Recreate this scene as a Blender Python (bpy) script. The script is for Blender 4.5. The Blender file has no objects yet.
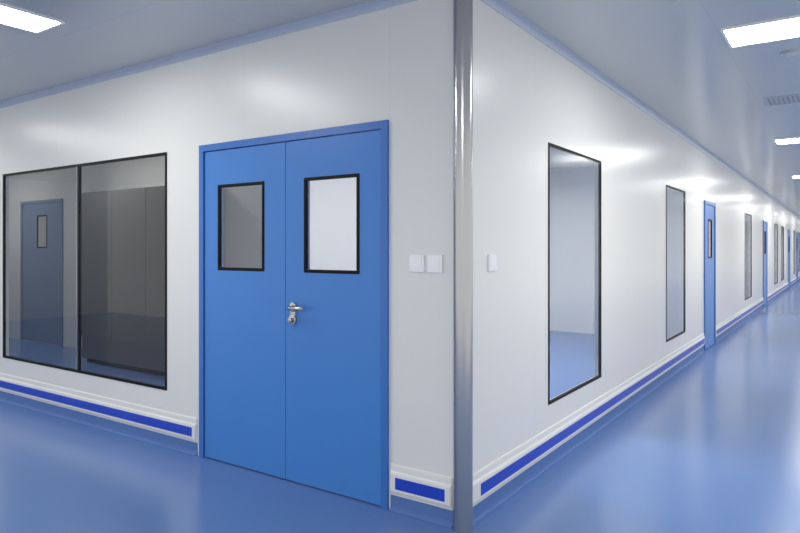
import bpy, bmesh, math
from mathutils import Matrix, Vector
sc = bpy.context.scene
try:
    sc.view_settings.view_transform = 'Standard'
    sc.view_settings.look = 'None'
except Exception as e:
    print(e)
COL = sc.collection
H = 2.83          # ceiling height
WL = {}

# ------------------------------------------------------------ materials
def s2l(c):
    return tuple((v/255/12.92 if v/255 <= 0.04045 else ((v/255+0.055)/1.055)**2.4) for v in c) + (1.0,)

def base_mat(name, rgb, rough=0.5, metal=0.0, spec=0.5, coat=0.0, noise=0.03, nscale=3.0, bump=0.0, bscale=40):
    m = bpy.data.materials.new(name); m.use_nodes = True
    nt = m.node_tree; b = nt.nodes['Principled BSDF']
    nz = nt.nodes.new('ShaderNodeTexNoise'); nz.inputs['Scale'].default_value = nscale
    nz.inputs['Detail'].default_value = 3
    geo = nt.nodes.new('ShaderNodeNewGeometry')
    nt.links.new(geo.outputs['Position'], nz.inputs['Vector'])
    mx = nt.nodes.new('ShaderNodeMix'); mx.data_type = 'RGBA'
    c = s2l(rgb)
    mx.inputs['A'].default_value = tuple(v*(1-noise) for v in c[:3])+(1,)
    mx.inputs['B'].default_value = tuple(min(1, v*(1+noise)) for v in c[:3])+(1,)
    nt.links.new(nz.outputs['Fac'], mx.inputs['Factor'])
    nt.links.new(mx.outputs['Result'], b.inputs['Base Color'])
    b.inputs['Roughness'].default_value = rough
    b.inputs['Metallic'].default_value = metal
    b.inputs['Specular IOR Level'].default_value = spec
    b.inputs['Coat Weight'].default_value = coat
    b.inputs['Coat Roughness'].default_value = 0.12
    if bump > 0:
        n2 = nt.nodes.new('ShaderNodeTexNoise'); n2.inputs['Scale'].default_value = bscale
        nt.links.new(geo.outputs['Position'], n2.inputs['Vector'])
        bp = nt.nodes.new('ShaderNodeBump'); bp.inputs['Strength'].default_value = bump
        bp.inputs['Distance'].default_value = 0.01
        nt.links.new(n2.outputs['Fac'], bp.inputs['Height'])
        nt.links.new(bp.outputs['Normal'], b.inputs['Normal'])
    return m

def add_seams(m, specs, dark=0.75):
    """specs: list of (axis 0/1/2, spacing, offset, width) thin panel joints"""
    nt = m.node_tree; b = nt.nodes['Principled BSDF']
    src = b.inputs['Base Color'].links[0].from_socket
    geo = nt.nodes.new('ShaderNodeNewGeometry')
    sep = nt.nodes.new('ShaderNodeSeparateXYZ'); nt.links.new(geo.outputs['Position'], sep.inputs[0])
    tot = None
    for ax, sp, off, w in specs:
        a = nt.nodes.new('ShaderNodeMath'); a.operation = 'ADD'; a.inputs[1].default_value = off+1000*sp
        nt.links.new(sep.outputs[ax], a.inputs[0])
        d = nt.nodes.new('ShaderNodeMath'); d.operation = 'MODULO'; d.inputs[1].default_value = sp
        nt.links.new(a.outputs[0], d.inputs[0])
        l = nt.nodes.new('ShaderNodeMath'); l.operation = 'LESS_THAN'; l.inputs[1].default_value = w
        nt.links.new(d.outputs[0], l.inputs[0])
        if tot is None: tot = l.outputs[0]
        else:
            mm = nt.nodes.new('ShaderNodeMath'); mm.operation = 'MAXIMUM'
            nt.links.new(tot, mm.inputs[0]); nt.links.new(l.outputs[0], mm.inputs[1]); tot = mm.outputs[0]
    mx = nt.nodes.new('ShaderNodeMix'); mx.data_type = 'RGBA'; mx.blend_type = 'MULTIPLY'
    mx.inputs['B'].default_value = (dark, dark, dark, 1)
    nt.links.new(src, mx.inputs['A']); nt.links.new(tot, mx.inputs['Factor'])
    nt.links.new(mx.outputs['Result'], b.inputs['Base Color'])

def glass_mat(name, tint, f0=0.05, f90=0.9, rough=0.02):
    """thin pane: tinted transmission plus Schlick reflection, same from both sides"""
    m = bpy.data.materials.new(name); m.use_nodes = True
    nt = m.node_tree; nt.nodes.clear()
    out = nt.nodes.new('ShaderNodeOutputMaterial')
    t = nt.nodes.new('ShaderNodeBsdfTransparent'); t.inputs[0].default_value = tuple(tint)+(1,)
    g = nt.nodes.new('ShaderNodeBsdfGlossy'); g.inputs['Roughness'].default_value = rough
    lw = nt.nodes.new('ShaderNodeLayerWeight'); lw.inputs['Blend'].default_value = 0.5
    pw = nt.nodes.new('ShaderNodeMath'); pw.operation = 'POWER'; pw.inputs[1].default_value = 5
    ma = nt.nodes.new('ShaderNodeMath'); ma.operation = 'MULTIPLY_ADD'
    ma.inputs[1].default_value = f90-f0; ma.inputs[2].default_value = f0
    mix = nt.nodes.new('ShaderNodeMixShader')
    nt.links.new(lw.outputs['Facing'], pw.inputs[0]); nt.links.new(pw.outputs[0], ma.inputs[0])
    nt.links.new(ma.outputs[0], mix.inputs[0])
    nt.links.new(t.outputs[0], mix.inputs[1]); nt.links.new(g.outputs[0], mix.inputs[2])
    nt.links.new(mix.outputs[0], out.inputs[0])
    return m

def emis_mat(name, strength, rgb=(1, 1, 1)):
    m = bpy.data.materials.new(name); m.use_nodes = True
    b = m.node_tree.nodes['Principled BSDF']
    b.inputs['Base Color'].default_value = (.9, .9, .9, 1)
    b.inputs['Emission Color'].default_value = tuple(rgb)+(1,)
    b.inputs['Emission Strength'].default_value = strength
    return m

M_wallL = base_mat('wall_panel_hall', (229, 229, 225), 0.30, spec=0.55, noise=0.012, nscale=1.2)
add_seams(M_wallL, [(0, 1.18, 0.462, 0.004)], 0.92)
M_wallR = base_mat('wall_panel_corridor', (231, 231, 227), 0.26, spec=0.55, noise=0.012, nscale=1.2)
add_seams(M_wallR, [(1, 1.18, 0.25, 0.004)], 0.9)
M_wallX = base_mat('wall_paint', (224, 224, 224), 0.4, noise=0.01)
M_wallI = base_mat('interior_wall_paint', (224, 225, 225), 0.45, noise=0.01)
M_wallD = base_mat('interior_grey_paint', (214, 214, 212), 0.45, noise=0.02)
M_floor = base_mat('epoxy_floor', (100, 133, 188), 0.215, spec=0.65, noise=0.05, nscale=0.8, bump=0.02, bscale=6)
M_cove = base_mat('epoxy_cove', (90, 122, 180), 0.5, spec=0.2, noise=0.03)
M_ceil = base_mat('ceiling_panel', (196, 198, 196), 0.2, spec=0.9, noise=0.02, nscale=0.8)
add_seams(M_ceil, [(0, 1.2, 0.25, 0.005), (1, 3.6, 0.7, 0.005)], 0.88)
M_alu = base_mat('blue_grey_coving', (180, 190, 206), 0.3, noise=0.02)
M_steel = base_mat('brushed_steel', (172, 174, 178), 0.22, metal=1.0, noise=0.03)
M_chrome = base_mat('satin_chrome', (185, 183, 180), 0.25, metal=1.0, noise=0.02)
M_door = base_mat('blue_door_enamel', (72, 133, 206), 0.36, spec=0.4, noise=0.025, nscale=2, bump=0.05, bscale=180)
M_dframe = base_mat('blue_frame_enamel', (58, 114, 190), 0.33, noise=0.02)
M_idoor = base_mat('dimmed_door_blue', (122, 140, 166), 0.5, noise=0.02)  # door blue greyed so the dimness of the inner room sits in the colour
M_black = base_mat('black_gasket', (5, 5, 7), 0.5, spec=0.2, noise=0.1)
M_dark = base_mat('dark_gap', (18, 34, 66), 0.7)
M_rail = base_mat('white_vinyl_rail', (232, 232, 228), 0.4, noise=0.01)
M_stripe = base_mat('royal_blue_stripe', (24, 66, 196), 0.35, noise=0.03)
M_plastic = base_mat('white_plastic', (250, 250, 248), 0.35, noise=0.005)
M_lamp = emis_mat('lamp_diffuser', 28.0, (1.0, 0.98, 0.935))
M_fillI = emis_mat('room_fill_diffuser', 33.0, (1.0, 0.99, 0.97))  # glow of the panels added to brighten the inner rooms
M_glassD = glass_mat('smoked_glass', (0.76, 0.765, 0.77), .035, .5)
M_glassL = glass_mat('clear_glass', (0.93, 0.94, 0.95), .03, .25, .15)
M_glassV = glass_mat('vision_glass', (0.84, 0.84, 0.84), .06)
M_cab = base_mat('grey_steel_cabinet', (98, 100, 103), 0.3, noise=0.03)
M_vent = base_mat('grey_vent_metal', (190, 193, 198), 0.4, noise=0.02)
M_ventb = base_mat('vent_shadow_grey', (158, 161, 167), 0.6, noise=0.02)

# ------------------------------------------------------------ mesh helpers
def finish(bm, name, mat, parent=None, smooth=False, bevel=0.0, seg=2):
    bmesh.ops.remove_doubles(bm, verts=bm.verts, dist=1e-5)
    bmesh.ops.recalc_face_normals(bm, faces=bm.faces)
    if bevel > 0:
        bmesh.ops.bevel(bm, geom=[e for e in bm.edges if e.is_manifold and e.calc_face_angle(0) > 0.6],
                        offset=bevel, segments=seg, affect='EDGES', profile=0.5)
    xs = [v.co.copy() for v in bm.verts]
    lo = Vector([min(v[i] for v in xs) for i in range(3)]); hi = Vector([max(v[i] for v in xs) for i in range(3)])
    c = (lo+hi)/2; c.z = lo.z
    for v in bm.verts: v.co -= c
    me = bpy.data.meshes.new(name); bm.to_mesh(me); bm.free()
    me.materials.append(mat)
    if smooth:
        for p in me.polygons: p.use_smooth = True
        try: me.set_sharp_from_angle(angle=math.radians(40))
        except Exception: pass
    o = bpy.data.objects.new(name, me); COL.objects.link(o)
    o.location = c; WL[o.name] = c.copy()
    if parent: attach(o, parent)
    return o

def attach(o, p):
    o.parent = p
    o.matrix_parent_inverse = Matrix.Translation(-WL[p.name])

def empty(name, loc):
    o = bpy.data.objects.new(name, None); o.empty_display_size = 0.2
    COL.objects.link(o); o.location = loc; WL[o.name] = Vector(loc); return o

def tag(o, label, cat, kind=None, group=None):
    o['label'] = label; o['category'] = cat
    if kind: o['kind'] = kind
    if group: o['group'] = group
    return o

def P(side, u, d, z):
    if side == 'L': return Vector((u, -d, z))      # hall wall, plane y=0, front toward -y
    if side == 'R': return Vector((d, u, z))       # corridor wall, plane x=0, front toward +x
    if side == 'B': return Vector((u, 2.1-d, z))   # inner wall at y=2.1

def add_box(bm, a, b):
    vs = [bm.verts.new((x, y, z)) for x in (a[0], b[0]) for y in (a[1], b[1]) for z in (a[2], b[2])]
    for f in ((0,1,3,2),(4,6,7,5),(0,4,5,1),(2,3,7,6),(0,2,6,4),(1,5,7,3)):
        bm.faces.new([vs[i] for i in f])

def box(name, side, u0, u1, d0, d1, z0, z1, mat, parent=None, bevel=0.0, **k):
    bm = bmesh.new(); a = P(side, u0, d0, z0); b = P(side, u1, d1, z1)
    add_box(bm, a, b); return finish(bm, name, mat, parent, bevel=bevel, **k)

def wbox(name, a, b, mat, parent=None, bevel=0.0):
    bm = bmesh.new(); add_box(bm, a, b); return finish(bm, name, mat, parent, bevel=bevel)

def panel(name, side, u0, u1, z0, z1, d0, d1, holes, mat, parent=None):
    """slab with rectangular through holes (u0,u1,z0,z1)"""
    us = sorted(set([u0, u1]+[h[0] for h in holes]+[h[1] for h in holes]))
    zs = sorted(set([z0, z1]+[h[2] for h in holes]+[h[3] for h in holes]))
    nu, nz = len(us)-1, len(zs)-1
    def solid(i, j):
        if i < 0 or j < 0 or i >= nu or j >= nz: return False
        cu = (us[i]+us[i+1])/2; cz = (zs[j]+zs[j+1])/2
        return not any(h[0] < cu < h[1] and h[2] < cz < h[3] for h in holes)
    bm = bmesh.new(); cache = {}
    def V(i, j, d):
        k = (i, j, d)
        if k not in cache: cache[k] = bm.verts.new(P(side, us[i], d, zs[j]))
        return cache[k]
    for i in range(nu):
        for j in range(nz):
            if not solid(i, j): continue
            for d in (d0, d1):
                bm.faces.new([V(i,j,d), V(i+1,j,d), V(i+1,j+1,d), V(i,j+1,d)])
            for (di, dj, a, b) in ((-1,0,(i,j),(i,j+1)), (1,0,(i+1,j),(i+1,j+1)), (0,-1,(i,j),(i+1,j)), (0,1,(i,j+1),(i+1,j+1))):
                if not solid(i+di, j+dj):
                    bm.faces.new([V(*a,d0), V(*b,d0), V(*b,d1), V(*a,d1)])
    return finish(bm, name, mat, parent)

def ring(name, side, u0, u1, z0, z1, w, d0, d1, mat, parent=None, bevel=0.0, extra=()):
    holes = [(u0+w, u1-w, z0+w, z1-w)] if not extra else list(extra)
    o = panel(name, side, u0, u1, z0, z1, d0, d1, holes, mat, parent)
    if bevel:
        md = o.modifiers.new('bev', 'BEVEL'); md.width = bevel; md.segments = 2; md.limit_method = 'ANGLE'
    return o

def prism(name, side, prof, u0, u1, mat, parent=None, taper=0.0, smooth=False):
    """profile (d,z) extruded along the wall; taper pulls the ends of protruding points in"""
    bm = bmesh.new()
    a = [bm.verts.new(P(side, u0+taper*d, d, z)) for d, z in prof]
    b = [bm.verts.new(P(side, u1-taper*d, d, z)) for d, z in prof]
    n = len(prof)
    for i in range(n):
        j = (i+1) % n
        bm.faces.new([a[i], a[j], b[j], b[i]])
    bm.faces.new(a); bm.faces.new(b[::-1])
    return finish(bm, name, mat, parent, smooth=smooth)

def cyl(name, p0, p1, r, mat, parent=None, n=40, bevel=0.0, r2=None):
    bm = bmesh.new(); p0 = Vector(p0); p1 = Vector(p1); ax = (p1-p0)
    q = ax.to_track_quat('Z', 'Y').to_matrix().to_4x4()
    M = Matrix.Translation((p0+p1)/2) @ q
    bmesh.ops.create_cone(bm, cap_ends=True, segments=n, radius1=r, radius2=r if r2 is None else r2, depth=ax.length, matrix=M)
    return finish(bm, name, mat, parent, smooth=True, bevel=bevel)

# ------------------------------------------------------------ openings
WZ0, WZ1 = 0.41, 2.15
T = 0.05
hall_win = (-4.97, -2.455, WZ0, WZ1)
hall_door = (-2.075, -0.467, 0.0, 2.16)
cor_wins = [(1.16, 2.29), (4.61, 5.65), (11.5, 12.65), (18.2, 19.3), (20.6, 21.7), (26.6, 27.7), (30.0, 31.1)]
cor_doors = [(6.95, 7.87), (15.0, 15.95), (23.6, 24.5), (28.4, 29.3)]
YE = 40.0; XE = -12.0; YS = -5.3; XO = 4.2; XR = -3.35

# shell
tag(wbox('floor', (XE-.1, YS-.1, -0.1), (XO+.1, YE+.1, 0), M_floor), 'glossy blue epoxy floor running through hall and corridor', 'floor', 'structure')
tag(wbox('ceiling', (XE-.1, YS-.1, H), (XO+.1, YE+.1, H+0.1), M_ceil), 'smooth pale grey metal panel ceiling', 'ceiling', 'structure')
tag(panel('wall_hall', 'L', XE, -0.0, 0, H, 0, -T, [hall_win, hall_door], M_wallL), 'glossy white sandwich panel wall with door and wide window', 'wall', 'structure')
tag(panel('wall_corridor', 'R', T, YE, 0, H, 0, -T,
          [(a, b, WZ0, WZ1) for a, b in cor_wins]+[(a, b, 0, 2.12) for a, b in cor_doors], M_wallR),
    'glossy white sandwich panel wall lining the long corridor', 'wall', 'structure')
tag(wbox('wall_west', (XE-.1, YS, 0), (XE, YE, H), M_wallX), 'plain white end wall of the hall', 'wall', 'structure')
tag(wbox('wall_end', (XE, YE, 0), (XO, YE+.1, H), M_wallX), 'plain white end wall of the corridor', 'wall', 'structure')
# inner rooms
tag(wbox('wall_inner', (XE, 2.1, 0), (XR, 2.2, H), M_wallD), 'grey inner room wall behind the window', 'wall', 'structure')
tag(wbox('wall_room_side', (XR-.1, 2.2, 0), (XR, YE, H), M_wallI), 'white inner room side wall', 'wall', 'structure')
for y in (7.9, 14.0, 21, 28):
    tag(wbox('wall_partition', (XR, y, 0), (-T, y+.1, H), M_wallI), 'white inner partition wall between rooms', 'wall', 'structure')

# ------------------------------------------------------------ windows
def window(n, side, u0, u1, glass, label, mullion=None):
    root = empty('window_%d' % n, P(side, (u0+u1)/2, -0.03, WZ0))
    tag(root, label, 'window', 'structure')
    w = 0.020 if side == 'L' else 0.018
    ex = [(u0+w, mullion-.012, WZ0+w, WZ1-w), (mullion+.012, u1-w, WZ0+w, WZ1-w)] if mullion else ()
    ring('frame', side, u0, u1, WZ0, WZ1, w, 0.005, -0.015, M_black, root, extra=ex)
    if ex:
        for h in ex: box('glass_pane', side, h[0], h[1], 0.003, -0.003, h[2], h[3], glass, root)
        box('mullion_strip', side, mullion-.034, mullion-.014, 0.003, 0.006, WZ0+w, WZ1-w, M_steel, root)
    else:
        box('glass_pane', side, u0+w, u1-w, 0.003, -0.003, WZ0+w, WZ1-w, glass, root)
window(1, 'L', hall_win[0], hall_win[1], M_glassD, 'wide black-framed two-pane smoked window beside blue door', -3.642)
for i, (a, b) in enumerate(cor_wins):
    window(i+2, 'R', a, b, M_glassL,
           'tall black-framed flush corridor window near the corner' if i == 0 else 'black-framed flush window in the long corridor wall')

# ------------------------------------------------------------ doors
def lever(side, u, z, parent, dirn=1):
    d = 0.006
    root = empty('handle', P(side, u, d, z)); attach(root, parent); root['label'] = 'satin steel lever handle with keyhole rose'
    cyl('rose', P(side, u, d, z), P(side, u, d+.012, z), 0.030, M_chrome, root, bevel=0.002)
    # lever: swept tube
    pts = [(0, .01), (0, .045), (.012, .060), (.03, .066), (.085, .066), (.120, .064), (.132, .057)]
    bm = bmesh.new(); n = 14; rings = []
    for i, (du, dd) in enumerate(pts):
        a = pts[max(0, i-1)]; b = pts[min(len(pts)-1, i+1)]
        t = Vector((b[0]-a[0], b[1]-a[1])).normalized(); nrm = Vector((-t[1], t[0]))
        rr = []
        for k in range(n):
            an = 2*math.pi*k/n; r = 0.0125 if i else 0.015
            off = nrm*math.cos(an)*r*(0.8); zz = math.sin(an)*r
            rr.append(bm.verts.new(P(side, u+dirn*(du+off[0]), d+dd+off[1], z+zz)))
        rings.append(rr)
    for i in range(len(rings)-1):
        for k in range(n):
            bm.faces.new([rings[i][k], rings[i][(k+1)%n], rings[i+1][(k+1)%n], rings[i+1][k]])
    bm.faces.new(rings[0]); bm.faces.new(rings[-1][::-1])
    finish(bm, 'lever', M_chrome, root, smooth=True)
    # key escutcheon with turn knob
    zk = z-0.078
    box('backplate', side, u-.024, u+.018, d, d+.008, zk-.02, z+.02, M_chrome, root, bevel=.003)
    cyl('keyhole_rose', P(side, u-.003*dirn, d, zk), P(side, u-.003*dirn, d+.014, zk), 0.031, M_chrome, root, bevel=0.002)
    cyl('turn_knob', P(side, u-.003*dirn, d+.014, zk), P(side, u-.003*dirn, d+.036, zk), 0.016, M_chrome, root, n=24, bevel=.003)

def vision(side, u0, u1, z0, z1, parent):
    r = empty('vision_panel', P(side, (u0+u1)/2, 0, z0)); attach(r, parent)
    ring('gasket', side, u0, u1, z0, z1, 0.020, 0.012, -0.012, M_black, r, bevel=0.004)
    box('glass_pane', side, u0+.020, u1-.020, 0.003, -0.003, z0+.020, z1-.020, M_glassV, r)

def door(n, side, u0, u1, top, label, double, vis, handle_u, seam=None, mats=None):
    mf, ml = mats or (M_dframe, M_door)
    root = empty('door_%d' % n, P(side, (u0+u1)/2, 0, 0)); tag(root, label, 'door', 'structure')
    w = 0.045
    bm = bmesh.new()
    pr = [(u0, 0), (u0, top), (u1, top), (u1, 0), (u1-w, 0), (u1-w, top-w), (u0+w, top-w), (u0+w, 0)]
    f = [bm.verts.new(P(side, u, 0.018, z)) for u, z in pr]; b = [bm.verts.new(P(side, u, -T, z)) for u, z in pr]
    for S in (f, b):
        bm.faces.new([S[0], S[1], S[6], S[7]]); bm.faces.new([S[1], S[2], S[5], S[6]]); bm.faces.new([S[2], S[3], S[4], S[5]])
    for i in range(8):
        j = (i+1) % 8; bm.faces.new([f[i], f[j], b[j], b[i]])
    finish(bm, 'frame', mf, root)
    g = 0.004
    iu0, iu1, it = u0+w+g, u1-w-g, top-w-g
    spans = [(iu0, seam-g/2), (seam+g/2, iu1)] if double else [(iu0, iu1)]
    for k, (a, c) in enumerate(spans):
        vv = [v for v in vis if a < (v[0]+v[1])/2 < c]
        holes = [(v[0]+.01, v[1]-.01, v[2]+.01, v[3]-.01) for v in vv]
        leaf = panel('door_leaf', side, a, c, 0.008, it, 0.006, -0.036, holes, ml, root)
        md = leaf.modifiers.new('bev', 'BEVEL'); md.width = 0.002; md.segments = 2; md.limit_method = 'ANGLE'
        for v in vv: vision(side, *v, leaf)
        if handle_u is not None and a < handle_u < c: lever(side, handle_u, 1.085, leaf, 1 if side == 'L' else -1)
    if double:
        box('meeting_stile', side, seam-.012, seam+.012, -0.037, -0.045, 0.008, it, M_dark, root)
    return root
door(1, 'L', hall_door[0], hall_door[1], 2.16, 'blue enamelled double door with two vision panels', True,
     [(-1.888, -1.442, 1.30, 1.878), (-1.098, -0.670, 1.30, 1.878)], -1.185, -1.255)
for i, (a, b) in enumerate(cor_doors):
    door(i+2, 'R', a, b, 2.12, 'blue enamelled single door in the corridor wall', False, [(a+.30, b-.30, 1.3, 1.87)], None)
# inner door seen through the smoked window
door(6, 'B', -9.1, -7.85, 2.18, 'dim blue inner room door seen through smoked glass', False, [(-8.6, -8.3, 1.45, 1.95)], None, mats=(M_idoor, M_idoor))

# ------------------------------------------------------------ bumper rails / coving
rail_prof = [(0, .088), (.007, .088), (.009, .1), (.016, .106), (.019, .116), (.019, .204), (.016, .214), (.010, .222), (.009, .250), (.006, .258), (0, .258)]
cove_prof = [(0, 0), (.022, 0), (.022, .003), (.014, .006), (.007, .014), (.004, .03), (.003, .086), (0, .086)]
def base(side, u0, u1, nm, e0=0.04, e1=0.04):
    root = empty(nm, P(side, (u0+u1)/2, 0, 0)); tag(root, 'white wall bumper rail with royal blue stripe above blue cove', 'baseboard', 'structure')
    prism('bumper_rail', side, rail_prof, u0, u1, M_rail, root, taper=0.35)
    box('stripe', side, u0+e0, u1-e1, .0185, .0205, .128, .192, M_stripe, root)
    prism('cove', side, cove_prof, u0, u1, M_cove, root)
base('L', XE, -2.11, 'baseboard_hall')
base('L', -0.452, -0.058, 'baseboard_hall.001')
segs = [(0.062, 6.93), (7.89, 14.98), (15.97, 23.58), (24.52, 28.38), (29.32, YE)]
for i, (a, b) in enumerate(segs):
    base('R', a, b, 'baseboard_corridor' if i == 0 else 'baseboard_corridor.%03d' % i, e0=.10 if i == 0 else .04)
q = [(0, H), (0, H-.045), (.006, H-.045), (.010, H-.034), (.018, H-.020), (.030, H-.010), (.042, H-.006), (.042, H)]
tag(prism('trim_1', 'L', q, XE, -0.04, M_alu, smooth=True), 'pale blue-grey ceiling coving strip above white panels', 'coving', 'structure')
tag(prism('trim_2', 'R', q, 0.04, YE, M_alu, smooth=True), 'pale blue-grey ceiling coving strip above corridor panels', 'coving', 'structure')

# ------------------------------------------------------------ corner column
colm = empty('corner_column', (0.0, 0.0, 0)); tag(colm, 'round brushed steel corner guard column from floor to ceiling', 'column')
cyl('shaft', (0, 0, 0.0), (0, 0, H), 0.050, M_steel, colm, n=64)

# ------------------------------------------------------------ switches
def switch(side, u, z, label):
    root = empty('light_switch', P(side, u, 0, z-.05)); tag(root, label, 'light switch', None, 'white wall switches at the corner')
    box('face_plate', side, u-.046, u+.046, 0, .012, z-.047, z+.047, M_plastic, root, bevel=.003)
    box('rocker', side, u-.033, u+.033, .0118, .015, z-.033, z+.033, M_plastic, root, bevel=.002)
switch('L', -0.278, 1.368, 'square white rocker switch beside the blue door')
switch('L', -0.164, 1.366, 'square white rocker switch beside the steel column')
switch('R', 0.325, 1.368, 'square white rocker switch on the corridor wall')

# ------------------------------------------------------------ ceiling lights
def light(x0, x1, y0, y1, mat, label, grp):
    root = empty('ceiling_light', ((x0+x1)/2, (y0+y1)/2, H)); tag(root, label, 'ceiling light', None, grp)
    bm = bmesh.new(); t = .016
    for a, b in (((x0-t, y0-t), (x1+t, y0)), ((x0-t, y1), (x1+t, y1+t)), ((x0-t, y0), (x0, y1)), ((x1, y0), (x1+t, y1))):
        add_box(bm, (a[0], a[1], H-.012), (b[0], b[1], H))
    finish(bm, 'trim_ring', M_plastic, root)
    wbox('diffuser', (x0, y0, H-.008), (x1, y1, H), mat, root)
GL = 'recessed panel lights along the corridor'
for k in range(8):
    y = 1.785+4.95*k
    xs = 0.99-0.09*min(k, 3)
    light(xs, xs+1.2, y-.2, y+.2, M_lamp, 'glowing white rectangular ceiling panel light in the corridor', GL)
for x in (-2.61, -6.2, -9.8):
    light(x, x+.3, -2.05, -.85, M_lamp, 'glowing white rectangular ceiling panel light in the hall', 'panel lights in the hall')
light(0.8, 2.0, -3.4, -3.0, M_lamp, 'glowing white rectangular ceiling panel light in the hall', 'panel lights in the hall')
for (x, y) in ((-2.4, 5.0), (-1.4, 2.4), (-1.4, 10.5), (-1.4, 17.5), (-1.4, 24.5), (-1.4, 33)):  # added fill panels, placed out of sight to brighten the rooms behind the glass
    light(x-.6, x+.6, y-.3, y+.3, M_fillI, 'added white fill panel inside an inner room', 'added inner room fill panels')
for x in (-9.0, -5.6):  # added fill for the room behind the smoked window
    light(x-.6, x+.6, 1.0, 1.2, M_fillI, 'added white fill panel inside an inner room', 'added inner room fill panels')

# ------------------------------------------------------------ ceiling vent, detector
v = empty('air_vent', (1.3, 4.07, H)); tag(v, 'grey louvred air vent grille set in the ceiling', 'vent')
bm = bmesh.new()
for a, b in (((1.0, 3.87), (1.6, 3.9)), ((1.0, 4.24), (1.6, 4.27)), ((1.0, 3.9), (1.03, 4.24)), ((1.57, 3.9), (1.6, 4.24))):
    add_box(bm, (a[0], a[1], H-.006), (b[0], b[1], H))
finish(bm, 'vent_frame', M_vent, v)
bm = bmesh.new()
for i in range(14):
    x = 1.05+i*.038
    add_box(bm, (x, 3.9, H-.004), (x+.020, 4.24, H-.001))
finish(bm, 'louvres', M_vent, v)
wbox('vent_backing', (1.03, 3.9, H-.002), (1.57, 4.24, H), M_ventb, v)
sd = empty('smoke_detector', (1.30, 2.38, H)); tag(sd, 'small round white smoke detector on the ceiling', 'smoke detector')
cyl('detector_base', (1.30, 2.38, H), (1.30, 2.38, H-.012), .055, M_vent, sd)
cyl('sensor_dome', (1.30, 2.38, H-.012), (1.30, 2.38, H-.028), .042, M_vent, sd, r2=.028, bevel=.003)

# ------------------------------------------------------------ inner room furniture
CX0, CX1 = -6.36, -4.3
cb = empty('storage_cabinet', ((CX0+CX1)/2, 1.8, 0)); tag(cb, 'tall dark grey steel cabinet behind the smoked window', 'cabinet')
wbox('body', (CX0, 1.55, 0.06), (CX1, 2.09, 2.15), M_cab, cb)
for i in range(3):
    w3 = (CX1-CX0)/3; a = CX0+i*w3
    wbox('cabinet_door', (a+.004, 1.53, 0.34), (a+w3-.004, 1.55, 2.13), M_cab, cb, bevel=.002)
wbox('plinth', (CX0+.03, 1.6, 0), (CX1-.03, 2.08, 0.06), M_black, cb)

# ------------------------------------------------------------ world + camera
w = bpy.data.worlds.new('world'); sc.world = w; w.use_nodes = True
w.node_tree.nodes['Background'].inputs[0].default_value = (1, .985, .95, 1)
w.node_tree.nodes['Background'].inputs[1].default_value = 1.12
cd = bpy.data.cameras.new('camera'); cam = bpy.data.objects.new('camera', cd); COL.objects.link(cam)
cam.location = (1.612, -2.917, 1.45); cam.rotation_euler = (math.radians(90), 0, math.radians(34.5))
cd.sensor_width = 36; cd.lens = 645/800*36; cd.shift_y = -18.5/800; cd.clip_start = .05; cd.clip_end = 200
sc.camera = cam
